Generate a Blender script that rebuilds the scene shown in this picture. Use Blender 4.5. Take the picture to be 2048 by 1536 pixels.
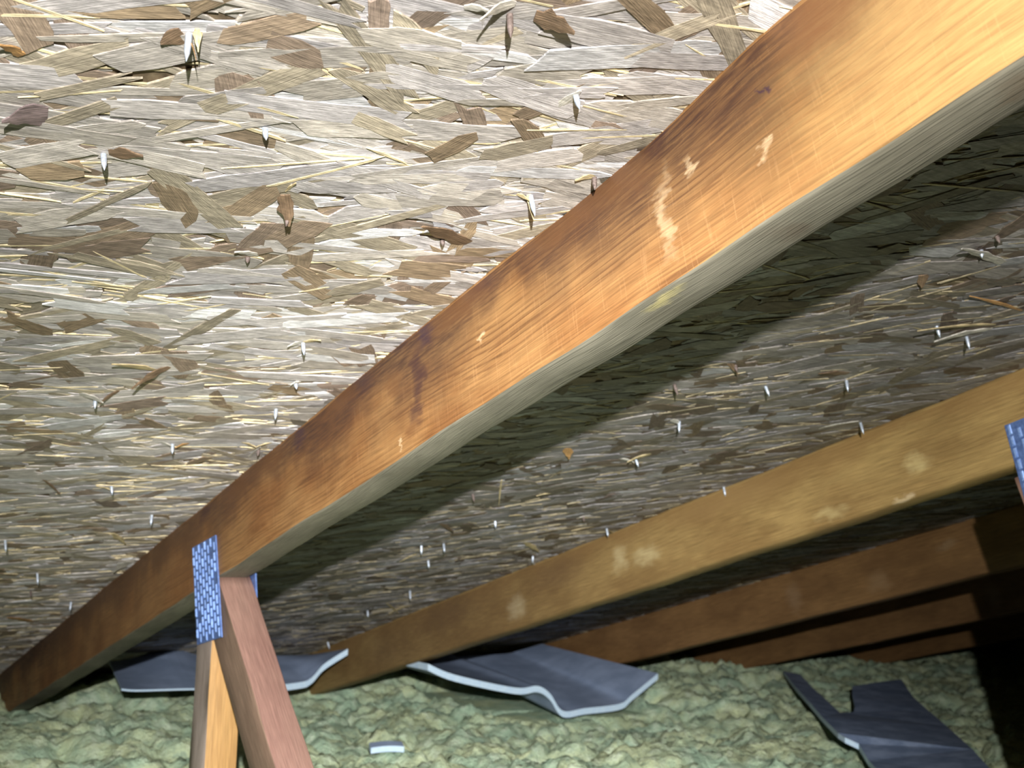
import bpy, bmesh, math, random
import numpy as np
from mathutils import Vector, Matrix

for o in list(bpy.data.objects):
    bpy.data.objects.remove(o, do_unlink=True)
SC = bpy.context.scene
COL = SC.collection
rng = np.random.default_rng(7)
random.seed(7)

# ------------------------------------------------------------------ camera, light, exposure
ZO = 0.45                     # eye height above the attic floor boards
FPX = 2239.7                  # focal length in pixels of the 2048 wide frame
R = np.array([[0.843474, 0.528342, -0.096989],
              [-0.536502, 0.83758, -0.103075],
              [0.026777, 0.138976, 0.989934]])   # columns: right, forward, up
cam_d = bpy.data.cameras.new('camera')
cam = bpy.data.objects.new('camera', cam_d)
COL.objects.link(cam)
cam_d.sensor_width = 36.0
cam_d.lens = 36.0 * FPX / 2048.0
cam_d.clip_start = 0.01
cam.matrix_world = Matrix(((R[0, 0], R[0, 2], -R[0, 1], 0.0),
                           (R[1, 0], R[1, 2], -R[1, 1], 0.0),
                           (R[2, 0], R[2, 2], -R[2, 1], ZO),
                           (0, 0, 0, 1)))
cam_d.dof.use_dof = True
cam_d.dof.focus_distance = 0.62
cam_d.dof.aperture_fstop = 18.0
SC.camera = cam

SC.view_settings.view_transform = 'Standard'
SC.view_settings.look = 'None'
SC.view_settings.gamma = 1.0
SC.view_settings.use_curve_mapping = False
SC.view_settings.exposure = 0.0

w = bpy.data.worlds.new('world'); SC.world = w
w.use_nodes = True
w.node_tree.nodes['Background'].inputs['Color'].default_value = (0.0, 0.0, 0.0, 1)
w.node_tree.nodes['Background'].inputs['Strength'].default_value = 0.0

# hand-held torch a little behind and left of the eye: wide spill plus the reflector's hot spot
LIGHT = Vector((-0.08, -0.19, 0.12 + ZO))


def torch_beam(name, power, cone, blend, aim, radius, color):
    d = bpy.data.lights.new(name, 'SPOT')
    d.energy = power; d.spot_size = math.radians(cone); d.spot_blend = blend
    d.shadow_soft_size = radius; d.color = color
    o = bpy.data.objects.new(name, d); COL.objects.link(o)
    o.location = LIGHT
    o.rotation_euler = (Vector(aim) - LIGHT).to_track_quat('-Z', 'Y').to_euler()
    return o


torch_beam('torch_spill', 70.0, 80.0, 0.35, (0.84, 1.0, 0.61), 0.006, (1.0, 0.985, 0.96))
torch_beam('torch_hot_spot', 140.0, 48.0, 1.0, (1.20, 2.1, -0.06), 0.006, (0.98, 0.99, 1.0))

# ------------------------------------------------------------------ roof frame
TH = 0.24727                                  # roof pitch
D = 0.33395                                   # eye to sheathing, along the roof's normal
N_IN = np.array([0.0, -math.sin(TH), -math.cos(TH)])    # out of the sheathing into the attic
DOWN = np.array([0.0, math.cos(TH), -math.sin(TH)])     # down the slope, to the eaves
ORG = np.array([0.0, 0.0, ZO]) - N_IN * D
X1, SP, DEP, THK = 0.3813, 0.6106, 0.0905, 0.036


def roof(u, v, h=0.0):
    """across (m), down the slope (m), below the sheathing (m) -> world"""
    return ORG + np.array([1.0, 0, 0]) * u + DOWN * v + N_IN * h


def project(P):
    q = (np.asarray(P) - np.array([0, 0, ZO])) @ R
    return 1024 + FPX * q[..., 0] / q[..., 1], 768 - FPX * q[..., 2] / q[..., 1]


# ------------------------------------------------------------------ helpers
def tag(o, label=None, cat=None, group=None, kind=None):
    if label: o['label'] = label
    if cat: o['category'] = cat
    if group: o['group'] = group
    if kind: o['kind'] = kind
    return o


def link(name, me, parent=None):
    o = bpy.data.objects.new(name, me)
    COL.objects.link(o)
    if parent is not None:
        o.parent = parent
        o.matrix_parent_inverse = parent.matrix_world.inverted()
    return o


def empty(name, loc):
    o = bpy.data.objects.new(name, None)
    COL.objects.link(o)
    o.location = loc
    o.matrix_world = Matrix.Translation(Vector(loc))
    return o


class NT:
    """small node-tree writer"""
    def __init__(self, name):
        self.m = bpy.data.materials.new(name)
        self.m.use_nodes = True
        self.t = self.m.node_tree
        self.t.nodes.clear()
        self.out = self.t.nodes.new('ShaderNodeOutputMaterial')
        self.b = self.t.nodes.new('ShaderNodeBsdfPrincipled')
        self.t.links.new(self.b.outputs[0], self.out.inputs[0])

    def n(self, typ, ins=None, **kw):
        x = self.t.nodes.new('ShaderNode' + typ)
        for k, v in kw.items():
            setattr(x, k, v)
        for k, v in (ins or {}).items():
            s = x.inputs[k]
            if isinstance(v, bpy.types.NodeSocket):
                self.t.links.new(v, s)
            else:
                s.default_value = v
        return x

    def math(self, op, a, b=0.0, clamp=False):
        return self.n('Math', {0: a, 1: b}, operation=op, use_clamp=clamp).outputs[0]

    def mix(self, f, a, b, blend='MIX'):
        x = self.n('Mix', data_type='RGBA', blend_type=blend, clamp_factor=True)
        for k, v in ((0, f), (6, a), (7, b)):
            if isinstance(v, bpy.types.NodeSocket):
                self.t.links.new(v, x.inputs[k])
            elif k == 0:
                x.inputs[k].default_value = v
            else:
                x.inputs[k].default_value = (*v[:3], 1)
        return x.outputs[2]

    def ramp(self, f, stops, interp='LINEAR'):
        x = self.n('ValToRGB', {0: f})
        cr = x.color_ramp
        cr.interpolation = interp
        while len(cr.elements) < len(stops):
            cr.elements.new(0.5)
        for e, (p, c) in zip(cr.elements, stops):
            e.position = p
            e.color = (c, c, c, 1) if not hasattr(c, '__len__') else (*c[:3], 1)
        return x.outputs[0]

    def rng(self, f, a, b, c, d, smooth=True):
        return self.n('MapRange', {0: f, 1: a, 2: b, 3: c, 4: d}, clamp=True,
                      interpolation_type='SMOOTHSTEP' if smooth else 'LINEAR').outputs[0]

    def noise(self, vec, scale, detail=3.0, rough=0.55, dist=0.0):
        return self.n('TexNoise', {'Vector': vec, 'Scale': scale, 'Detail': detail,
                                   'Roughness': rough, 'Distortion': dist}).outputs['Fac']

    def mapping(self, vec, scale=(1, 1, 1), loc=(0, 0, 0)):
        return self.n('Mapping', {'Vector': vec, 'Scale': scale, 'Location': loc}).outputs[0]

    def done(self, color, rough=0.7, bump=None, bstr=0.3, bdist=0.001, metallic=0.0, spec=0.3):
        for k, v in (('Base Color', color), ('Roughness', rough), ('Metallic', metallic)):
            if isinstance(v, bpy.types.NodeSocket):
                self.t.links.new(v, self.b.inputs[k])
            else:
                self.b.inputs[k].default_value = (*v[:3], 1) if hasattr(v, '__len__') else v
        self.b.inputs['Specular IOR Level'].default_value = spec
        if bump is not None:
            bn = self.n('Bump', {'Strength': bstr, 'Distance': bdist, 'Height': bump})
            self.t.links.new(bn.outputs[0], self.b.inputs['Normal'])
        return self.m


def wood(name, light, dark, late, ring=0.0042, blobs=(), mottle=0.35, rough=0.62, seed=0.0,
         saw=0.0, bstr=0.35, ringmix=0.55, band=None):
    """softwood board; UV = (metres along the grain, metres around the board)"""
    t = NT(name)
    uv = t.n('UVMap').outputs[0]
    wob = t.noise(t.mapping(uv, (5, 22, 1), (seed, seed * 1.7, 0)), 1.0, 2.0)
    wob2 = t.noise(t.mapping(uv, (1.6, 5, 1), (seed * 3, seed, 0)), 1.0, 2.0)
    sx = t.n('SeparateXYZ', {0: uv})
    across = t.math('ADD', sx.outputs[1], t.math('MULTIPLY', wob, 0.010))
    across = t.math('ADD', across, t.math('MULTIPLY', wob2, 0.045))
    wob3 = t.noise(t.mapping(uv, (2.0, 150, 1), (seed * 7, seed, 0)), 1.0, 2.0)
    across = t.math('ADD', across, t.math('MULTIPLY', wob3, 0.012))
    ph = t.math('FRACT', t.math('DIVIDE', across, ring))
    ringv = t.ramp(ph, [(0.0, 0.0), (0.55, 0.18), (0.82, 1.0), (0.93, 0.9), (1.0, 0.0)])
    fib = t.noise(t.mapping(uv, (28, 900, 1), (seed, 0, 0)), 1.0, 3.0, 0.6)
    mot = t.noise(t.mapping(uv, (7, 16, 1), (seed * 2, 3, 0)), 1.0, 4.0, 0.6)
    col = t.mix(t.rng(mot, 0.35, 0.68, 0, 1), light, dark)
    rvis = t.rng(t.noise(t.mapping(uv, (4, 45, 1), (seed, seed * 4, 0)), 1.0, 3.0), 0.32, 0.66, 0.15, 1.0)
    col = t.mix(t.math('MULTIPLY', t.math('MULTIPLY', ringv, ringmix), rvis), col, late)
    fibm = t.rng(fib, 0.3, 0.75, 0.68, 1.25, False)
    col = t.mix(1.0, col, t.n('CombineColor', {0: fibm, 1: fibm, 2: fibm}).outputs[0], 'MULTIPLY')
    if saw:
        sw = t.noise(t.mapping(uv, (520, 30, 1), (0, seed, 0)), 1.0, 2.0, 0.6)
        sw = t.rng(sw, 0.55, 0.75, 0, saw)
        col = t.mix(sw, col, [min(1, c * 1.6 + 0.05) for c in light])
    wa = t.noise(t.mapping(uv, (26, 60, 1), (seed, 5, 0)), 1.0, 4.0, 0.65)
    wb = t.noise(t.mapping(uv, (34, 40, 1), (seed + 9, 2, 0)), 1.0, 4.0, 0.65)
    ws = t.math('ADD', sx.outputs[0], t.math('MULTIPLY', t.math('SUBTRACT', wa, 0.5), 0.055))
    wh = t.math('ADD', sx.outputs[1], t.math('MULTIPLY', t.math('SUBTRACT', wb, 0.5), 0.030))
    fine = t.rng(t.noise(t.mapping(uv, (40, 420, 1), (2, seed, 0)), 1.0, 3.0, 0.6), 0.3, 0.7, 0.55, 1.0)
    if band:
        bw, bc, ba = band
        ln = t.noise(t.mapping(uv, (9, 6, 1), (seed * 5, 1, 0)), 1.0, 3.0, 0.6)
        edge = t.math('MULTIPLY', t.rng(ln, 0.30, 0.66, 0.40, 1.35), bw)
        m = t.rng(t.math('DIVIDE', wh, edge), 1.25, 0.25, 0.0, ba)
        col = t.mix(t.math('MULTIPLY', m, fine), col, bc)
    for (s, h, rs, rh, c, a) in blobs:
        dx = t.math('DIVIDE', t.math('SUBTRACT', ws, s), rs)
        dy = t.math('DIVIDE', t.math('SUBTRACT', wh, h), rh)
        r = t.math('SQRT', t.math('ADD', t.math('MULTIPLY', dx, dx), t.math('MULTIPLY', dy, dy)))
        col = t.mix(t.math('MULTIPLY', t.rng(r, 1.3, 0.2, 0.0, a), fine), col, c)
    hgt = t.math('SUBTRACT', t.math('MULTIPLY', fib, 0.7), t.math('MULTIPLY', ringv, 0.5))
    return t.done(col, rough, hgt, bstr, 0.0006)


def board(name, corner, along, length, wdir, width, tdir, thick, mats, parent=None, s0=0.0,
          rad=0.003, seg=40, wob=0.0006, shift=None, slots=(0, 0, 0, 0)):
    """squared timber. corner = section corner at s=0; faces run wdir@t0, tdir@w1, back wdir@t1, tdir@w0"""
    corner = np.asarray(corner, float); along = np.asarray(along, float)
    wdir = np.asarray(wdir, float); tdir = np.asarray(tdir, float)
    sec = []      # (w, t, perimeter, slot of the face starting here)
    per = 0.0
    r = rad
    k = r * 0.293
    raw = [(r, 0, 0), (width * .35, 0, 0), (width * .65, 0, 0), (width - r, 0, 0), (width - k, k, 1), (width, r, 1),
           (width, thick - r, 1), (width - k, thick - k, 2), (width - r, thick, 2), (r, thick, 2),
           (k, thick - k, 3), (0, thick - r, 3), (0, r, 3), (k, k, 0)]
    prev = raw[0]
    pv = [r]
    for a, b in zip(raw[:-1], raw[1:]):
        pv.append(pv[-1] + math.hypot(b[0] - a[0], b[1] - a[1]))
    pv.append(pv[-1] + math.hypot(raw[0][0] - raw[-1][0], raw[0][1] - raw[-1][1]))
    n = len(raw)
    ph = rng.uniform(0, 6.28, (n, 4))
    V, F, UV, MI = [], [], [], []
    for i in range(seg + 1):
        s = length * i / seg
        for j, (a, b, _) in enumerate(raw):
            dw = wob * (math.sin(s * 19 + ph[j // 4, 0]) + 0.6 * math.sin(s * 53 + ph[j // 4, 1]))
            dt = wob * (math.sin(s * 23 + ph[j // 4, 2]) + 0.6 * math.sin(s * 61 + ph[j // 4, 3]))
            if shift:
                e = shift(s + s0, a, b); dw += e[0]; dt += e[1]
            V.append(corner + along * s + wdir * (a + dw) + tdir * (b + dt))
    for i in range(seg):
        sa, sb = s0 + length * i / seg, s0 + length * (i + 1) / seg
        for j in range(n):
            j2 = (j + 1) % n
            F.append((i * n + j, i * n + j2, (i + 1) * n + j2, (i + 1) * n + j))
            UV += [(sa, pv[j]), (sa, pv[j + 1]), (sb, pv[j + 1]), (sb, pv[j])]
            MI.append(slots[raw[j][2]])
    F.append(tuple(range(n))[::-1]); F.append(tuple(seg * n + j for j in range(n)))
    for e in range(2):
        UV += [(0.9 + raw[j][1], raw[j][0]) for j in range(n)]
        MI.append(slots[3])
    me = bpy.data.meshes.new(name)
    me.from_pydata([tuple(v) for v in V], [], F)
    if np.dot(np.cross(wdir, tdir), along) > 0:
        me.flip_normals()
        # keep loops and UVs in step with the flipped order
        it = iter(UV); new = []
        for f in F:
            q = [next(it) for _ in f]
            new += [q[0]] + q[1:][::-1]
        UV = new
    lay = me.uv_layers.new(name='UVMap')
    lay.data.foreach_set('uv', np.array(UV, float).ravel())
    for m in mats:
        me.materials.append(m)
    me.polygons.foreach_set('material_index', MI)
    me.polygons.foreach_set('use_smooth', [True] * (len(F) - 2) + [False] * 2)
    me.update()
    return link(name, me, parent)


# ------------------------------------------------------------------ materials
def strand_material():
    t = NT('oriented_strand')
    uv = t.n('UVMap').outputs[0]
    tone = t.n('Attribute', attribute_name='tone').outputs['Color']
    fib = t.noise(t.mapping(uv, (60, 1300, 1)), 1.0, 3.0, 0.65)
    blot = t.noise(t.mapping(uv, (90, 160, 1)), 1.0, 4.0, 0.7)
    f1 = t.rng(fib, 0.28, 0.72, 0.58, 1.36, False)
    f2 = t.rng(blot, 0.3, 0.7, 0.72, 1.2, False)
    ob = t.n('TexCoord').outputs['Object']
    rot = t.n('Mapping', {'Vector': ob, 'Rotation': (0, 0, 0.42), 'Scale': (38, 420, 420)}).outputs[0]
    f3 = t.rng(t.noise(rot, 1.0, 4.0, 0.65), 0.32, 0.68, 0.70, 1.25, False)
    f4 = t.rng(t.noise(ob, 11.0, 4.0, 0.6), 0.35, 0.65, 0.82, 1.12, False)
    f = t.math('MULTIPLY', t.math('MULTIPLY', f1, f2), t.math('MULTIPLY', f3, f4))
    col = t.mix(1.0, tone, t.n('CombineColor', {0: f, 1: f, 2: f}).outputs[0], 'MULTIPLY')
    return t.done(col, 0.62, fib, 0.8, 0.0008, spec=0.35)


M = {}
M['strand'] = strand_material()

t = NT('sheathing_core')
g = t.n('TexCoord').outputs['Object']
M['core'] = t.done(t.ramp(t.noise(g, 160, 4), [(0.3, (.06, .04, .022)), (0.7, (.20, .15, .09))]), 0.8)

t = NT('galvanized_steel')
g = t.n('TexCoord').outputs['Object']
M['galv'] = t.done(t.ramp(t.noise(g, 700, 3), [(0.3, (.42, .50, .62)), (0.7, (.80, .86, .95))]), 0.42, metallic=0.55, spec=0.5)

t = NT('rusty_steel')
g = t.n('TexCoord').outputs['Object']
M['rust'] = t.done(t.ramp(t.noise(g, 700, 3), [(0.3, (.09, .065, .055)), (0.7, (.22, .17, .15))]), 0.7, metallic=0.2)

t = NT('plate_steel')
g = t.n('TexCoord').outputs['Object']
M['plate'] = t.done(t.ramp(t.noise(g, 260, 3), [(0.3, (.10, .17, .42)), (0.7, (.20, .32, .68))]), 0.38, metallic=0.45, spec=0.5)
t = NT('plate_steel_lip')
g = t.n('TexCoord').outputs['Object']
M['lip'] = t.done(t.ramp(t.noise(g, 500, 3), [(0.3, (.22, .38, .88)), (0.7, (.42, .60, .98))]), 0.34, metallic=0.4, spec=0.5)

t = NT('blue_grey_foam')
g = t.n('TexCoord').outputs['Object']
fa = t.noise(g, 14, 4, 0.6)
M['foam'] = t.done(t.mix(t.rng(fa, 0.35, 0.7, 0, 1), (.27, .345, .50), (.38, .47, .66)), 0.55, t.noise(g, 260, 2), 0.25, 0.001, spec=0.4)
t = NT('lit_foam_rim')
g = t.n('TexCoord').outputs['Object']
M['foam_rim_lit'] = t.done(t.ramp(t.noise(g, 120, 3), [(0.3, (.58, .76, .95)), (0.7, (.70, .86, .98))]), 0.6)  # paler copy of the foam: torch light on the rims put into the colour
t = NT('dark_foam')
g = t.n('TexCoord').outputs['Object']
fa = t.noise(g, 22, 5, 0.65)
fb = t.noise(t.mapping(g, (40, 14, 10)), 1.0, 3)
c = t.mix(t.rng(fa, 0.38, 0.68, 0, 1), (.24, .32, .50), (.42, .52, .74))
c = t.mix(t.rng(fb, 0.62, 0.72, 0, 0.7), c, (.42, .52, .74))
M['foam_dark'] = t.done(c, 0.6, fa, 0.3, 0.002)

t = NT('loose_fibre')
g = t.n('TexCoord').outputs['Object']
n1 = t.noise(g, 9, 5, 0.6, 0.4)
n2 = t.noise(g, 42, 5, 0.65, 0.3)
n3 = t.noise(g, 240, 3, 0.7)
c = t.mix(t.rng(n1, 0.36, 0.64, 0, 1), (.50, .67, .47), (.72, .79, .47))
c = t.mix(t.rng(n2, 0.45, 0.72, 0, 0.75), c, (.80, .90, .68))
c = t.mix(t.rng(n2, 0.46, 0.30, 0, 0.7), c, (.34, .46, .35))
M['fibre'] = t.done(c, 0.95, t.math('ADD', n3, t.math('MULTIPLY', n2, 2.0)), 0.8, 0.006, spec=0.05)

t = NT('floor_board')
g = t.n('TexCoord').outputs['Object']
M['floor'] = t.done(t.ramp(t.noise(g, 6, 4), [(0.3, (.20, .15, .10)), (0.7, (.33, .26, .18))]), 0.8)

DK = (.060, .026, .022)
BR = (.17, .075, .028)
PUR = (.05, .024, .035)
PALE = (.86, .66, .40)
near_blobs = [(0.20, .060, .13, .06, (.50, .32, .12), .6), (1.55, .05, .55, .14, (.20, .105, .045), .6), (0.395, .004, .016, .010, DK, .92), (0.43, .012, .035, .016, BR, .85), (0.49, .006, .05, .014, BR, .85),
              (0.585, .002, .022, .010, DK, .85), (0.62, .009, .05, .013, BR, .8), (0.668, .008, .014, .012, PUR, .95),
              (0.684, .030, .011, .024, DK, .97), (0.690, .055, .009, .024, DK, .9), (0.725, .030, .016, .014, BR, .85),
              (0.70, .076, .010, .008, BR, .8), (0.775, .010, .016, .014, DK, .8), (0.83, .010, .04, .010, BR, .8),
              (0.915, .010, .016, .012, PUR, .9), (0.99, .012, .05, .014, BR, .75), (1.19, .008, .025, .012, DK, .9),
              (1.08, .012, .06, .012, BR, .7), (0.27, .014, .030, .018, BR, .9), (0.225, .010, .02, .014, BR, .8),
              (0.323, .051, .005, .006, PALE, .9), (0.373, .033, .005, .008, PALE, .85), (0.397, .052, .007, .028, PALE, .45),
              (0.311, .029, .003, .003, PUR, .9), (0.316, .027, .002, .003, PUR, .9), (0.589, .047, .004, .004, PALE, .8),
              (0.718, .079, .003, .008, PALE, .75), (0.741, .080, .003, .007, PALE, .75), (0.690, .080, .002, .008, PALE, .7)]
near_blobs = [q for q in near_blobs if q[4] is not PALE] + [(0.397, .052, .006, .026, PALE, .35), (0.322, .051, .004, .004, PALE, .5), (0.373, .034, .004, .006, PALE, .5), (0.589, .047, .003, .003, PALE, .5), (0.718, .079, .002, .007, PALE, .5)]
near_blobs = [(a, b, c, d, e, f) for (a, b, c, d, e, f) in near_blobs]
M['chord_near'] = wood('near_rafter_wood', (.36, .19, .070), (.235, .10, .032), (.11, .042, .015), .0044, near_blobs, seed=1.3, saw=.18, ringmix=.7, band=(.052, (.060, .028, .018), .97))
knots = [(0.20, .106, .014, .012, (.11, .08, .05), .8), (0.335, .108, .012, .012, (.10, .075, .05), .75), (0.42, .098, .02, .005, (.50, .42, .16), .6),
         (0.43, .112, .03, .012, (.13, .115, .08), .7), (0.75, .108, .02, .01, (.16, .14, .10), .6)]
M['chord_grey'] = wood('weathered_rafter_edge', (.215, .195, .145), (.135, .122, .088), (.07, .06, .043), .0030, knots, seed=2.1, rough=.75, bstr=.5, ringmix=.35)
m2 = [(1.75, .05, .65, .12, (.15, .085, .038), .75), (0.725, .057, .018, .012, (.60, .47, .22), .8), (0.85, .079, .022, .010, (.55, .43, .2), .6), (1.18, .05, .03, .014, (.58, .46, .24), .8),
      (1.24, .044, .02, .02, (.55, .44, .24), .7), (1.52, .06, .03, .02, (.50, .40, .24), .7), (0.75, .088, .012, .006, (.7, .55, .35), .8),
      (1.40, .03, .08, .025, (.15, .085, .04), .7), (1.75, .03, .12, .03, (.14, .08, .04), .7), (1.0, .02, .12, .018, (.27, .165, .065), .7)]
M['chord_second'] = wood('second_rafter_wood', (.40, .265, .10), (.27, .165, .06), (.18, .10, .034), .0052, m2, seed=4.2, ringmix=.4, band=(.030, (.26, .15, .055), .8))
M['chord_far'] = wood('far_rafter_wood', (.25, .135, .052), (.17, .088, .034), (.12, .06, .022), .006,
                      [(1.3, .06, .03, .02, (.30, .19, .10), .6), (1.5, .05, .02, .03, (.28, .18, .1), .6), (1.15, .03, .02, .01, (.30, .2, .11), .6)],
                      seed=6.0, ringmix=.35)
M['web_amber'] = wood('amber_web_wood', (.42, .24, .088), (.33, .17, .058), (.25, .12, .036), .006, seed=8.0, ringmix=.35)
M['web_grey'] = wood('grey_web_wood', (.34, .28, .24), (.26, .205, .17), (.2, .15, .12), .006, seed=9.0, ringmix=.3)
M['web_pink'] = wood('pinkish_web_wood', (.30, .178, .135), (.235, .128, .10), (.19, .095, .072), .007, seed=10.0, ringmix=.35)
M['web_brown'] = wood('brown_web_wood', (.24, .16, .11), (.17, .11, .075), (.12, .075, .05), .006, seed=11.0, ringmix=.35)

# ------------------------------------------------------------------ roof deck (ceiling of the place)
me = bpy.data.meshes.new('ceiling')
U0, U1, V0, V1 = -1.3, 6.0, -0.9, 2.95
pts = [roof(u, v, h) for h in (0.0, -0.011) for (u, v) in ((U0, V0), (U1, V0), (U1, V1), (U0, V1))]
me.from_pydata([tuple(p) for p in pts], [], [(0, 1, 2, 3), (7, 6, 5, 4), (0, 4, 5, 1), (1, 5, 6, 2), (2, 6, 7, 3), (3, 7, 4, 0)])
me.materials.append(M['core'])
ceiling = link('ceiling', me)
bm = bmesh.new(); bm.from_mesh(me); bmesh.ops.recalc_face_normals(bm, faces=bm.faces); bm.to_mesh(me); bm.free()
tag(ceiling, 'sloping roof deck of pressed wood strands with nail points sticking through', 'roof deck', kind='structure')


def strand_set(n, u0, u1, v0, v1, mean, sd, tone):
    """random flakes: centre, angle, length, width, height, tone"""
    P = {}
    P['u'] = rng.uniform(u0, u1, n); P['v'] = rng.uniform(v0, v1, n)
    kind = rng.uniform(0, 1, n)
    P['sl'] = kind > 0.72                             # thin straw slivers
    P['x'] = kind < 0.14                              # cross-laid brown flakes
    da = rng.normal(0, 1, n) * sd
    P['a'] = np.radians(mean + np.where(P['x'], rng.uniform(-90, 90, n), da))
    P['L'] = np.where(P['sl'], rng.uniform(.015, .065, n), np.where(P['x'], rng.uniform(.018, .05, n), rng.uniform(.03, .095, n)))
    P['W'] = np.where(P['sl'], rng.uniform(.0008, .0021, n), np.where(P['x'], rng.uniform(.009, .024, n), rng.uniform(.004, .019, n)))
    P['h'] = rng.uniform(.0003, .0020, n) + np.where(P['sl'], rng.uniform(-.0002, .0004, n), 0)
    P['ta'] = rng.normal(0, .0035, n); P['tb'] = rng.normal(0, .015, n)
    g = rng.uniform(.72, 1.28, n)[:, None]
    hue = rng.uniform(0, 1, n)[:, None]
    lightc = np.array([.41, .37, .315]) * (1 - hue) + np.array([.40, .375, .375]) * hue
    tan = np.array([.32, .275, .205])
    brown = np.array([.27, .20, .125]) * (1 - hue) + np.array([.23, .175, .14]) * hue
    c = np.where((np.abs(da)[:, None] > 26), tan, lightc)  # tone follows the lay angle: directional grain sheen painted into the colour
    c = np.where((rng.uniform(0, 1, n)[:, None] < .14) & (np.abs(da)[:, None] < 24), np.array([.54, .53, .53]), c)
    c = np.where(P['x'][:, None], brown, c)
    c = np.where(P['sl'][:, None], np.array([.62, .52, .32]), c) * g
    P['c'] = np.clip(c * tone, 0, 1)
    return P


def join_sets(sets):
    return {k: np.concatenate([s[k] for s in sets]) for k in sets[0]}


NV = 12


def strand_verts(P):
    n = len(P['u'])
    L, W = P['L'] / 2, P['W'] / 2
    j = rng.uniform(-1, 1, (n, NV)); k = rng.uniform(-1, 1, (n, NV))
    e = np.minimum(L * .45, .009)[:, None]
    fa = np.array([-1, -.5, 0, .5, 1, 1, 1, .5, 0, -.5, -1, -1])
    fb = np.array([-1, -1, -1, -1, -1, 0, 1, 1, 1, 1, 1, 0])
    end = np.abs(fa) > .9
    a = fa * L[:, None] + j * np.where(end, e, L[:, None] * .2)
    mid = fb == 0
    b = fb * W[:, None] * (1 + np.where(end, -.25 * np.abs(k), .16 * k)) + np.where(mid, k * .35, 0) * W[:, None]
    ca, sa = np.cos(P['a'])[:, None], np.sin(P['a'])[:, None]
    u = P['u'][:, None] + a * ca - b * sa
    v = P['v'][:, None] + a * sa + b * ca
    top = np.maximum(P['h'][:, None] + a * P['ta'][:, None] + b * P['tb'][:, None], .0002)
    bot = np.maximum(top - .0012, -.0004)
    U = np.concatenate([u, u], 1); Vv = np.concatenate([v, v], 1); H = np.concatenate([top, bot], 1)
    X = ORG[None, None] + U[..., None] * np.array([1.0, 0, 0]) + Vv[..., None] * DOWN + H[..., None] * N_IN
    tex = np.stack([a + rng.uniform(0, 40, (n, 1)), b + rng.uniform(0, 40, (n, 1))], -1)
    return X, tex


FACE_TOP = list(range(NV))[::-1]
SIDES = [(i, (i + 1) % NV, NV + (i + 1) % NV, NV + i) for i in range(NV)]


def strand_mesh(name, X, tex, tone):
    n = len(X)
    loops_one = FACE_TOP + [i for q in SIDES for i in q]
    lo = np.array(loops_one)
    loops = (lo[None] + 2 * NV * np.arange(n)[:, None]).ravel()
    tot = np.tile(np.array([NV] + [4] * NV), n)
    start = np.concatenate([[0], np.cumsum(tot)[:-1]])
    me = bpy.data.meshes.new(name)
    me.vertices.add(2 * NV * n); me.loops.add(len(loops)); me.polygons.add(len(tot))
    me.vertices.foreach_set('co', X.reshape(-1))
    me.loops.foreach_set('vertex_index', loops)
    me.polygons.foreach_set('loop_start', start)
    me.polygons.foreach_set('loop_total', tot)
    me.update(calc_edges=True)
    lay = me.uv_layers.new(name='UVMap')
    t16 = np.concatenate([tex, tex], 1)
    lay.data.foreach_set('uv', t16[:, lo].reshape(-1))
    at = me.attributes.new('tone', 'FLOAT_COLOR', 'POINT')
    c = np.repeat(np.concatenate([tone, np.ones((n, 1))], 1), 2 * NV, 0)
    at.data.foreach_set('color', c.ravel())
    me.polygons.foreach_set('use_smooth', np.zeros(len(tot), bool))
    me.materials.append(M['strand'])
    me.validate()
    return me


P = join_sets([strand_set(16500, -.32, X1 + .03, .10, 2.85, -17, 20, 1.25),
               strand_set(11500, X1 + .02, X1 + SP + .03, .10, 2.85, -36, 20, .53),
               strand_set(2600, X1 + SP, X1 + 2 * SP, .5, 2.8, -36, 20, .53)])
X, tex = strand_verts(P)
# the 300 flakes that show largest become parts of their own
px, py = project(X[:, :NV])
area = 0.5 * np.abs(np.sum(px * np.roll(py, -1, 1) - np.roll(px, -1, 1) * py, 1))
cx, cy = px.mean(1), py.mean(1)
inside = (cx > 10) & (cx < 2040) & (cy > 10) & (cy < 1200) & (P['u'] < X1 - .01) & (P['h'] > .0013)
cand = np.where(inside)[0]
cand = cand[np.argsort(-area[cand])]
sel = []
taken = np.zeros((40, 40), int)
for i in cand:
    gx, gy = int(cx[i] // 55), int(cy[i] // 55)
    if taken[gx, gy] < 3:
        taken[gx, gy] += 1; sel.append(i)
    if len(sel) == 300:
        break
rest = np.ones(len(cx), bool); rest[sel] = False
for i in sel:
    X[i] += N_IN * .0002
    link('wood_strand', strand_mesh('wood_strand', X[i:i + 1], tex[i:i + 1], P['c'][i:i + 1]), ceiling)
o = link('wood_strands', strand_mesh('wood_strands', X[rest], tex[rest], P['c'][rest]), ceiling)
tag(o, kind='stuff')

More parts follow.
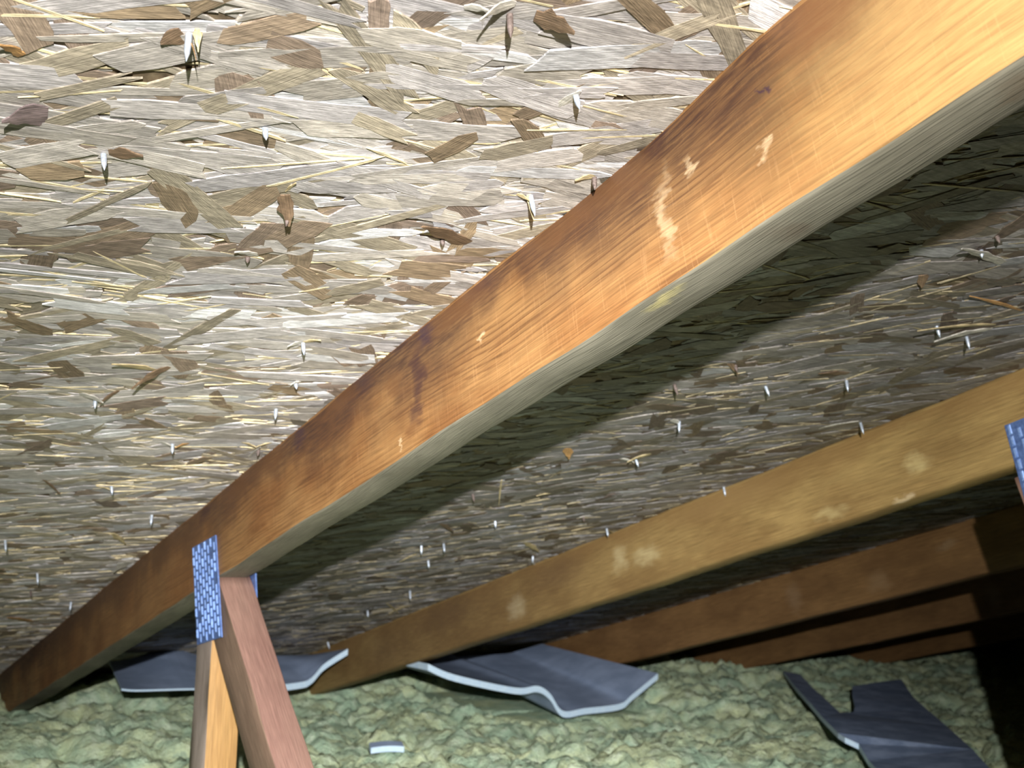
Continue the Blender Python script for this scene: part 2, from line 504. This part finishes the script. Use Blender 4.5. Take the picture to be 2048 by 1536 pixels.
# ------------------------------------------------------------------ nail points and torn splinters
NAILS = [  # (across, down the slope, length mm, rusty)
(0.128,0.413,13,0),(0.117,0.525,10,0),(0.318,0.381,8,0),(0.353,0.478,12,0),(0.254,0.342,11,1),
(0.228,0.548,8,1),(0.310,0.729,9,0),(0.336,0.810,5,0),(0.196,0.889,7,0),(0.344,0.874,9,0),
(0.287,0.988,9,0),(0.369,0.986,6,1),(0.268,1.136,8,0),(0.207,1.377,13,0),(0.275,1.557,14,0),
(0.359,1.755,13,0),(0.338,1.243,11,0),(0.288,1.673,8,1),(0.377,0.445,8,1),(0.330,0.546,3,1),
(0.185,0.472,5,0),(0.225,0.610,3,1),(0.701,0.402,5,1),(0.711,0.422,5,0),(0.806,0.536,9,0),
(0.856,0.543,11,0),(0.832,0.661,11,0),(0.762,0.699,9,0),(0.691,0.664,5,1),(0.960,0.757,13,0),
(0.747,0.807,11,0),(0.785,0.929,9,0),(0.666,0.719,10,1),(0.671,1.096,9,1),(0.991,1.010,11,0),
(0.885,1.171,7,1),(0.968,1.230,11,0),(0.766,1.341,12,0),(0.740,1.358,11,0),(0.799,1.449,10,0),
(0.957,1.405,10,0),(0.883,1.673,15,0),(0.890,1.855,11,0),(0.967,2.216,15,0),(0.773,1.213,8,0)]
SPLINTERS = [  # (root across, root down, tip across, tip down, tip lift mm, width mm, kind)
(0.130,0.408,0.132,0.413,9,3,'s'),(0.125,0.413,0.118,0.422,3,9,'b'),(0.128,0.415,0.131,0.413,14,4,'o'),
(0.066,0.457,0.055,0.448,5,5,'o'),(0.085,0.500,0.065,0.503,8,15,'p'),(0.119,0.522,0.135,0.516,3,8,'b'),
(0.218,0.530,0.229,0.551,8,8,'b'),(0.217,0.526,0.218,0.512,3,1.5,'s'),(0.316,0.394,0.318,0.376,2,8,'w'),
(0.344,0.479,0.353,0.478,5,2,'s'),(0.351,0.477,0.359,0.486,11,3,'s'),(0.380,0.441,0.366,0.450,3,5,'s'),
(0.252,0.334,0.235,0.339,12,6,'w'),(0.232,0.346,0.241,0.340,4,4,'w'),(0.265,0.338,0.282,0.332,9,11,'b'),
(0.230,0.605,0.213,0.601,4,5,'w'),(0.347,0.545,0.303,0.524,8,11,'b'),(0.310,0.727,0.299,0.733,4,4,'w'),
(0.309,0.728,0.318,0.714,4,4,'s'),(0.339,0.805,0.331,0.808,4,4,'w'),(0.224,0.813,0.187,0.798,6,6,'s'),
(0.231,0.803,0.211,0.834,10,6,'b'),(0.208,0.864,0.199,0.887,5,3,'b'),(0.182,0.878,0.201,0.884,5,6,'w'),
(0.273,0.983,0.287,0.987,4,3,'w'),(0.302,0.980,0.290,0.989,4,3,'o'),(0.346,0.969,0.361,0.971,4,2.5,'s'),
(0.375,0.963,0.361,0.970,4,2.5,'s'),(0.368,1.015,0.366,0.973,3,2,'w'),(0.253,1.137,0.269,1.139,4,2,'s'),
(0.200,1.123,0.223,1.155,6,2,'b'),(0.372,1.476,0.363,1.519,6,13,'w'),(0.316,1.331,0.339,1.363,5,8,'s'),
(0.332,1.916,0.288,1.860,4,13,'o'),(0.747,0.430,0.678,0.416,8,8,'w'),(0.858,0.514,0.775,0.534,10,4,'s'),
(0.863,0.523,0.815,0.548,9,9,'w'),(0.703,0.467,0.717,0.481,3,8,'b'),(0.852,0.485,0.770,0.477,4,3,'o'),
(0.681,0.661,0.701,0.672,5,4,'b'),(0.818,0.647,0.784,0.652,3,7,'b'),(0.927,0.786,0.945,0.747,4,4,'w'),
(0.734,0.804,0.749,0.809,4,5,'w'),(0.791,0.907,0.772,0.928,6,6,'s'),(0.764,0.932,0.785,0.932,4,4,'w'),
(0.680,0.912,0.698,0.935,5,8,'o'),(0.675,1.037,0.712,1.106,12,1.5,'s'),(0.770,1.076,0.751,1.081,4,4,'s'),
(0.992,0.883,0.974,0.888,4,3,'s'),(0.794,1.213,0.766,1.218,5,7,'w'),(0.797,1.181,0.770,1.174,4,5,'s'),
(0.943,1.221,0.912,1.238,4,3,'s'),(0.896,1.167,0.876,1.168,4,2,'w'),(1.021,1.272,0.967,1.226,4,3,'s'),
(0.699,1.231,0.736,1.260,5,7,'b'),(0.758,1.409,0.747,1.440,5,3,'s'),(0.886,1.320,0.933,1.353,6,9,'s'),
(0.950,1.419,1.016,1.475,5,4,'w'),(0.948,1.805,0.935,1.860,5,6,'s'),(0.891,1.779,0.955,1.861,5,4,'s'),
(0.927,1.575,0.923,1.537,4,4,'w'),(0.944,1.956,0.891,1.878,4,5,'w')]


def nail_mesh(name, p, axis, L, r, mat):
    axis = np.asarray(axis) / np.linalg.norm(axis)
    e1 = np.cross(axis, [0.3, 0.9, 0.2]); e1 /= np.linalg.norm(e1); e2 = np.cross(axis, e1)
    prof = [(-.006, r), (L * .45, r), (L * .60, r * .96), (L * .72, r * .85), (L, r * .08)]
    nseg = 10
    V, F = [], []
    for k, (z, q) in enumerate(prof):
        for i in range(nseg):
            an = 2 * math.pi * i / nseg
            sq = q if k < 3 else q * (1.0 if i % 2 == 0 else .86)
            V.append(tuple(p + axis * z + (e1 * math.cos(an) + e2 * math.sin(an)) * sq))
    for k in range(len(prof) - 1):
        for i in range(nseg):
            i2 = (i + 1) % nseg
            F.append((k * nseg + i, k * nseg + i2, (k + 1) * nseg + i2, (k + 1) * nseg + i))
    F.append(tuple((len(prof) - 1) * nseg + i for i in range(nseg)))
    me = bpy.data.meshes.new(name); me.from_pydata(V, [], F)
    me.polygons.foreach_set('use_smooth', [True] * len(F))
    me.materials.append(mat)
    return me


for (u, v, L, rusty) in NAILS:
    lean = np.array([rng.normal(0, .10), rng.normal(0, .10), 0])
    ax = N_IN + np.array([1.0, 0, 0]) * lean[0] + DOWN * lean[1]
    link('roofing_nail', nail_mesh('roofing_nail', roof(u, v, 0), ax, L * .001 + .003, .0016, M['rust' if rusty else 'galv']), ceiling)

TONES = {'s': (.56, .45, .25), 'b': (.19, .125, .075), 'w': (.50, .47, .41), 'o': (.46, .26, .10), 'p': (.22, .165, .16)}


def splinter_mesh(A, B, wid, lift, tone):
    """curled sliver of wood torn out by a nail: root in the deck, tip lifted"""
    d = B - A; Ln = np.linalg.norm(d); d = d / Ln
    side = np.cross(d, N_IN); side /= np.linalg.norm(side)
    up = np.cross(side, d)
    ns, th = 6, .0009
    V, F, T = [], [], []
    jag = rng.uniform(-1, 1, (ns + 1, 2))
    for i in range(ns + 1):
        s = i / ns
        p = A + d * Ln * s - N_IN * (lift * .14 * math.sin(math.pi * s)) + N_IN * .0006
        wd = wid * .5 * (0.75 + .35 * math.sin(math.pi * min(1, s * 1.2)))
        if s > .55: wd *= max(.15, 1 - (s - .55) / .45 * .8)
        l = wd * (1 + .35 * jag[i, 0]); r = wd * (1 + .35 * jag[i, 1])
        bow = N_IN * (wid * .03)
        for q in (p - side * l, p + bow, p + side * r):
            V += [q + N_IN * th * .5, q - N_IN * th * .5]
        T += [(s * Ln, -l), (s * Ln, -l), (s * Ln, 0), (s * Ln, 0), (s * Ln, r), (s * Ln, r)]
    for i in range(ns):
        a, b = i * 6, (i + 1) * 6
        F += [(a, a + 2, b + 2, b), (a + 2, a + 4, b + 4, b + 2), (a + 1, b + 1, b + 3, a + 3), (a + 3, b + 3, b + 5, a + 5),
              (a, b, b + 1, a + 1), (a + 4, a + 5, b + 5, b + 4)]
    F += [(0, 1, 3, 2), (2, 3, 5, 4)]
    e = ns * 6
    F += [(e, e + 2, e + 3, e + 1), (e + 2, e + 4, e + 5, e + 3)]
    me = bpy.data.meshes.new('wood_splinter')
    me.from_pydata([tuple(p) for p in V], [], F)
    lay = me.uv_layers.new(name='UVMap')
    ofs = rng.uniform(0, 30)
    lay.data.foreach_set('uv', np.array([(T[l.vertex_index][0] + ofs, T[l.vertex_index][1]) for l in me.loops]).ravel())
    at = me.attributes.new('tone', 'FLOAT_COLOR', 'POINT')
    at.data.foreach_set('color', np.tile([*tone, 1.0], len(V)))
    me.materials.append(M['strand'])
    return me


for (u, v, u2, v2, h, wd, c) in SPLINTERS:
    g = rng.uniform(.85, 1.15)
    link('wood_splinter', splinter_mesh(roof(u, v, .0008), roof(u2, v2, h * .001), wd * .001, h * .001,
                                        [min(1, q * g) for q in TONES[c]]), ceiling)

# ------------------------------------------------------------------ trusses
XD = np.array([1.0, 0, 0])


def near_bow(s, a, b):
    t = min(1, max(0, (.41 - s) / .12)); t = t * t * (3 - 2 * t)
    wane = 0.004 * math.exp(-((s - .46) / .09) ** 2)
    f = max(0, 1 - a / .05)
    return (0.0, (-.0075 * t + (wane if b < .01 else 0)) * f)


def chord(name, k, mats, parent, slots, shift=None, seg=150, v0=-.35, v1=2.86, rad=.003):
    return board(name, roof(X1 + k * SP, v0, 0.0), DOWN, v1 - v0, N_IN, DEP, XD, THK, mats, parent, s0=v0,
                 rad=rad, seg=seg, wob=.0005, shift=shift, slots=slots)


def plate(parent, x, side, corner, eu, ew, nu, nw):
    """toothed connector plate. corner, eu, ew in the truss plane (y, z); side -1 = on the -X face"""
    T = .0016
    c = np.array([x, corner[0], corner[1] + ZO]); U = np.array([0, *eu]); Wv = np.array([0, *ew]); n = np.array([side, 0, 0.0])
    V = [c, c + U, c + U + Wv, c + Wv]
    V = V + [q + n * T for q in V]
    me = bpy.data.meshes.new('gusset_plate')
    me.from_pydata([tuple(q) for q in V], [], [(0, 1, 2, 3), (4, 5, 6, 7), (0, 1, 5, 4), (1, 2, 6, 5), (2, 3, 7, 6), (3, 0, 4, 7)])
    bm = bmesh.new(); bm.from_mesh(me); bmesh.ops.recalc_face_normals(bm, faces=bm.faces); bm.to_mesh(me); bm.free()
    me.materials.append(M['plate'])
    p = link('gusset_plate', me, parent)
    p['label'] = 'bluish galvanized toothed plate'
    V, F = [], []
    for i in range(nu):
        for j in range(nw):
            a0 = (i + .22 + .03 * rng.normal()) / nu; a1 = a0 + .42 / nu
            b0 = (j + .06 + (.5 if i % 2 else 0)) / (nw + .5); b1 = b0 + .86 / (nw + .5)
            if rng.uniform() < .04: continue
            hh = .0011 * rng.uniform(.6, 1.5)
            q = [c + U * a0 + Wv * b0, c + U * a1 + Wv * b0, c + U * a1 + Wv * b1, c + U * a0 + Wv * b1]
            tp = [c + U * (a0 * .7 + a1 * .3) + Wv * (b0 * .9 + b1 * .1), c + U * (a0 * .3 + a1 * .7) + Wv * (b0 * .9 + b1 * .1),
                  c + U * (a0 * .3 + a1 * .7) + Wv * (b0 * .1 + b1 * .9), c + U * (a0 * .7 + a1 * .3) + Wv * (b0 * .1 + b1 * .9)]
            s = len(V)
            V += [x_ + n * (T - .0002) for x_ in q] + [x_ + n * (T + hh) for x_ in tp]
            F += [(s + 4, s + 5, s + 6, s + 7)] + [(s + k, s + (k + 1) % 4, s + 4 + (k + 1) % 4, s + 4 + k) for k in range(4)]
    me = bpy.data.meshes.new('punched_slots'); me.from_pydata([tuple(q) for q in V], [], F)
    bm = bmesh.new(); bm.from_mesh(me); bmesh.ops.recalc_face_normals(bm, faces=bm.faces); bm.to_mesh(me); bm.free()
    me.materials.append(M['lip'])
    o = link('punched_slots', me, p); o['kind'] = 'stuff'
    return p


def web(parent, name, x, top, bot, width, thick, m_face, m_edge, rad=.0015):
    """web member in the truss plane; (y, z) of the lower end of its ridge-side edge line"""
    a = np.array([0, top[0], top[1] + ZO]); b = np.array([0, bot[0], bot[1] + ZO])
    al = b - a; L = np.linalg.norm(al); al /= L
    wd = np.array([0, -al[2], al[1]])
    if wd[1] < 0: wd = -wd
    return board(name, np.array([x, a[1], a[2]]), al, L, wd, width, XD, thick, [m_face, m_edge], parent, seg=30,
                 rad=rad, wob=.0003, slots=(0, 1, 0, 1))


# nearest truss
t0 = empty('roof_truss', (X1, 1.2, .0))
tag(t0, 'nearest roof truss, orange-brown stained rafter with metal plate and two webs', 'truss')
chord('top_chord', 0, [M['chord_near'], M['chord_grey']], t0, (0, 1, 0, 0), near_bow, 260, rad=.0035)
o = web(t0, 'web', X1 - .0002, (1.180, -.052), (1.180, -.449), .051, .0345, M['web_grey'], M['web_amber'])
o['label'] = 'upright web with amber edge'
o = web(t0, 'web', X1 + .0004, (1.181, -.0412), (.700, -.437), .052, .0358, M['web_brown'], M['web_pink'])
o['label'] = 'slanting pinkish-brown web'
plate(t0, X1 - .0004, -1, (1.265, -.017), (-.079, .015), (-.041, -.103), 8, 9)
plate(t0, X1 + .0364, 1, (1.258, -.022), (-.084, .019), (-.018, -.063), 8, 6)

# second truss
t1 = empty('roof_truss', (X1 + SP, .62, .0))
tag(t1, 'second roof truss, yellow-brown rafter with bluish plate at the right edge', 'truss')
chord('top_chord', 1, [M['chord_second'], M['chord_far']], t1, (0, 0, 0, 0), None, 160, rad=.005)
web(t1, 'web', X1 + SP, (.569, .085), (.569, -.449), .051, .0385, M['web_pink'], M['web_pink'])
web(t1, 'web', X1 + SP, (.608, .091), (.472, -.285), .052, .0385, M['web_pink'], M['web_pink'])
plate(t1, X1 + SP - .0004, -1, (.664, .125), (-.080, .022), (-.022, -.085), 8, 7)

# far rafters
for k, lab in ((2, 'dim brown rafter just beyond the yellow-brown rafter'),
               (3, 'dim narrow rafter seen under the third rafter, close above the insulation'),
               (4, 'darkest farthest rafter, a short stub above the insulation at right'),
               ):
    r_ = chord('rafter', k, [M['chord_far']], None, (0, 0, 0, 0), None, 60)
    tag(r_, lab, 'rafter', 'rafters beyond the second truss')

# ------------------------------------------------------------------ attic floor and loose insulation
me = bpy.data.meshes.new('floor')
me.from_pydata([(-1.3, -.9, 0), (6, -.9, 0), (6, 3.0, 0), (-1.3, 3.0, 0), (-1.3, -.9, -.02), (6, -.9, -.02), (6, 3.0, -.02), (-1.3, 3.0, -.02)], [],
               [(0, 1, 2, 3), (7, 6, 5, 4), (0, 4, 5, 1), (1, 5, 6, 2), (2, 6, 7, 3), (3, 7, 4, 0)])
me.materials.append(M['floor'])
fl = link('floor', me)
tag(fl, 'attic floor boards hidden under the loose insulation', 'floor', kind='structure')


def vnoise(x, y, s, seed):
    x = x * s; y = y * s
    xi = np.floor(x).astype(int); yi = np.floor(y).astype(int)
    fx = x - xi; fy = y - yi
    fx = fx * fx * (3 - 2 * fx); fy = fy * fy * (3 - 2 * fy)

    def hsh(a, b):
        h = (a * 374761393 + b * 668265263 + seed * 974711) & 0x7fffffff
        h = ((h ^ (h >> 13)) * 1274126177) & 0x7fffffff
        return ((h ^ (h >> 16)) & 0xffff) / 65535.0
    return (hsh(xi, yi) * (1 - fx) + hsh(xi + 1, yi) * fx) * (1 - fy) + (hsh(xi, yi + 1) * (1 - fx) + hsh(xi + 1, yi + 1) * fx) * fy


def clumps(x, y, s, seed):
    """rounded tufts: 1 - distance to the nearest scattered centre"""
    x = x * s; y = y * s
    xi = np.floor(x).astype(int); yi = np.floor(y).astype(int)
    best = np.full(x.shape, 9.0)
    for dx in (-1, 0, 1):
        for dy in (-1, 0, 1):
            a, b = xi + dx, yi + dy
            h = (a * 73856093 ^ b * 19349663 ^ seed * 83492791) & 0x7fffffff
            h = (h * 1103515245 + 12345) & 0x7fffffff
            rx = ((h >> 4) & 1023) / 1023.0; ry = ((h >> 14) & 1023) / 1023.0
            best = np.minimum(best, (a + rx - x) ** 2 + (b + ry - y) ** 2)
    return np.maximum(0, 1 - best) ** .8


FLOOR_Z = ZO - .350


def ins_height(x, y):
    wx = x + .06 * (vnoise(x, y, 16, 5) - .5) + .02 * (vnoise(x, y, 45, 15) - .5); wy = y + .06 * (vnoise(x, y, 16, 9) - .5) + .02 * (vnoise(x, y, 45, 19) - .5)
    h = .050 * (vnoise(x, y, 4, 1) - .5) + .042 * (clumps(wx, wy, 13, 3) - .65) + .018 * (clumps(wx, wy, 29, 4) - .65) + .030 * (vnoise(wx, wy, 24, 8) - .5)
    h += .012 * (vnoise(x, y, 70, 6) - .5) + .005 * (vnoise(x, y, 150, 7) - .5)
    t = np.clip((y - 2.2) / .5, 0, 1)
    z = FLOOR_Z - .012 + h + .05 * t * t * (3 - 2 * t)
    # pressed down where the open baffle lies on it
    bed = np.where((x > 1.22) & (x < 1.56), ZO - .352, ZO - .300)
    return np.where((x > .97) & (x < 1.60) & (y > 1.83) & (y < 2.36), np.minimum(z, bed), z)


nx, ny = 760, 420
gx = np.linspace(0, 1, nx); gx = -.9 + 6.6 * (gx * .8 + .2 * gx ** 2)
gy = np.linspace(.45, 2.93, ny)
GX, GY = np.meshgrid(gx, gy)
GZ = ins_height(GX, GY)
GZ = np.minimum(GZ, ORG[2] - (GY - ORG[1]) * math.tan(TH) - .004)
V = np.stack([GX, GY, GZ], -1).reshape(-1, 3)
idx = np.arange(nx * ny).reshape(ny, nx)
Q = np.stack([idx[:-1, :-1], idx[:-1, 1:], idx[1:, 1:], idx[1:, :-1]], -1).reshape(-1, 4)
me = bpy.data.meshes.new('loose_insulation')
me.vertices.add(len(V)); me.loops.add(Q.size); me.polygons.add(len(Q))
me.vertices.foreach_set('co', V.ravel())
me.loops.foreach_set('vertex_index', Q.ravel())
me.polygons.foreach_set('loop_start', np.arange(len(Q)) * 4)
me.polygons.foreach_set('loop_total', np.full(len(Q), 4))
me.polygons.foreach_set('use_smooth', np.ones(len(Q), bool))
me.update(calc_edges=True)
me.materials.append(M['fibre'])
ins = link('loose_insulation', me)
tag(ins, 'greenish yellow loose-fill insulation covering the attic floor', 'insulation', kind='stuff')


# ------------------------------------------------------------------ foam vent baffles
def smooth_profile(pts, n):
    """Catmull-Rom through (x, z) points"""
    P_ = np.array([pts[0]] + list(pts) + [pts[-1]], float)
    out = []
    m = len(pts) - 1
    for i in range(n + 1):
        t = i / n * m; k = min(int(t), m - 1); t -= k
        p0, p1, p2, p3 = P_[k], P_[k + 1], P_[k + 2], P_[k + 3]
        out.append(.5 * ((2 * p1) + (p2 - p0) * t + (2 * p0 - 5 * p1 + 4 * p2 - p3) * t * t + (3 * p1 - p0 - 3 * p2 + p3) * t ** 3))
    return np.array(out)


def sheet(name, near, far, thick, mat, ns=12, thin=None):
    """bent sheet between two 3-D edge curves (upper surface), with real thickness"""
    near = np.array(near); far = np.array(far); n = len(near)
    V, F = [], []
    for i in range(ns + 1):
        t = i / ns
        for q in near * (1 - t) + far * t:
            V.append(q)
    m = len(V)
    V += [q - np.array([0, 0, thick if thin is None else thin(q)]) for q in V[:m]]
    for i in range(ns):
        for j in range(n - 1):
            a, b, c, d = i * n + j, i * n + j + 1, (i + 1) * n + j + 1, (i + 1) * n + j
            F += [(a, b, c, d), (m + d, m + c, m + b, m + a)]
    for j in range(n - 1):
        F += [(j + 1, j, m + j, m + j + 1), (ns * n + j, ns * n + j + 1, m + ns * n + j + 1, m + ns * n + j)]
    for i in range(ns):
        F += [(i * n, (i + 1) * n, m + (i + 1) * n, m + i * n), ((i + 1) * n + n - 1, i * n + n - 1, m + i * n + n - 1, m + (i + 1) * n + n - 1)]
    me = bpy.data.meshes.new(name); me.from_pydata([tuple(q) for q in V], [], F)
    rim = 2 * ns * (n - 1)
    me.materials.append(mat); me.materials.append(M['foam_rim_lit'])
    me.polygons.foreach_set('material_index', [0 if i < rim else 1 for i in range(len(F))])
    bm = bmesh.new(); bm.from_mesh(me); bmesh.ops.recalc_face_normals(bm, faces=bm.faces); bm.to_mesh(me); bm.free()
    return link(name, me)


pr = smooth_profile([(.500, -.268), (.53, -.272), (.62, -.276), (.74, -.283), (.847, -.281), (.878, -.274), (.907, -.248), (.955, -.221)], 40)
near = [(x, 2.02 + .08 * np.clip((x - .5) / .4, 0, 1), z + ZO) for x, z in pr]
far = [(.50 + (x - .455) * .93, 2.30, -.252 + .022 * math.exp(-((x - .62) / .06) ** 2) + ZO) for i, (x, z) in enumerate(pr)]
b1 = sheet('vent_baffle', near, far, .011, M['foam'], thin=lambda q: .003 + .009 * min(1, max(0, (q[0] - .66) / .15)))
tag(b1, 'blue-grey foam vent baffle behind the webs, between the first two rafters', 'baffle', 'foam vent baffles')

pr = smooth_profile([(1.002, -.226), (1.06, -.248), (1.193, -.277), (1.244, -.276), (1.274, -.292), (1.305, -.326), (1.36, -.324), (1.446, -.320), (1.478, -.303), (1.545, -.264)], 54)
near = [(x, 1.85, z + ZO) for x, z in pr]
far = [(x + .012, 2.30, (-.252 + (z + .285) * .35) + ZO) for x, z in pr]
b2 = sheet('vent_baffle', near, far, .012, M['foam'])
tag(b2, 'bent blue-grey foam vent baffle lying open under the second rafter, bright near rim', 'baffle', 'foam vent baffles')

poly = [(2.162, 2.095, .020), (2.174, 2.048, .016), (2.04, 1.885, .010), (1.914, 1.725, .006), (1.82, 1.61, .004), (1.85, 1.60, .004), (1.907, 1.646, .006), (2.02, 1.75, .010), (2.127, 1.843, .014),
        (2.25, 1.875, .014), (2.385, 1.909, .012), (2.28, 1.81, .008), (2.169, 1.705, .005), (2.02, 1.55, .004), (1.866, 1.392, .006), (1.641, 1.177, .016), (1.45, 1.00, .02), (1.28, 1.02, .02),
        (1.36, 1.13, .012), (1.456, 1.231, .004), (1.523, 1.308, .012), (1.512, 1.327, .020), (1.527, 1.355, .022), (1.66, 1.51, .018), (1.787, 1.658, .018), (1.98, 1.885, .018)]
bm = bmesh.new()
TZ = ZO - .338
low = [bm.verts.new((x, y, TZ + dz * 1.0)) for x, y, dz in poly]
f0 = bm.faces.new(low)
if f0.normal.z < 0: f0.normal_flip()
ex = bmesh.ops.extrude_face_region(bm, geom=[f0])
top = [g for g in ex['geom'] if isinstance(g, bmesh.types.BMVert)]
for v_ in top: v_.co.z += .009
bmesh.ops.recalc_face_normals(bm, faces=bm.faces)
bmesh.ops.triangulate(bm, faces=[f for f in bm.faces if len(f.verts) > 4])
me = bpy.data.meshes.new('vent_baffle'); bm.to_mesh(me); bm.free()
me.materials.append(M['foam_dark']); me.materials.append(M['foam_rim_lit'])
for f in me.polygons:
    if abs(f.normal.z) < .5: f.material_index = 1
b3 = link('vent_baffle', me)
tag(b3, 'torn dark slate-blue foam vent baffle lying flat on insulation at lower right', 'baffle', 'foam vent baffles')

sx0 = np.array([.795, 1.645, 0]); dx = np.array([.052, -.012, 0])
near = [sx0 + dx * t + np.array([0, 0, ZO - .326 + .002 * math.sin(t * 3)]) for t in np.linspace(0, 1, 9)]
far = [q + np.array([.006, .020, .004]) for q in near]
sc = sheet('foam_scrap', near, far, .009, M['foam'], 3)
tag(sc, 'tiny pale blue foam scrap on the insulation at the bottom edge', 'foam scrap')
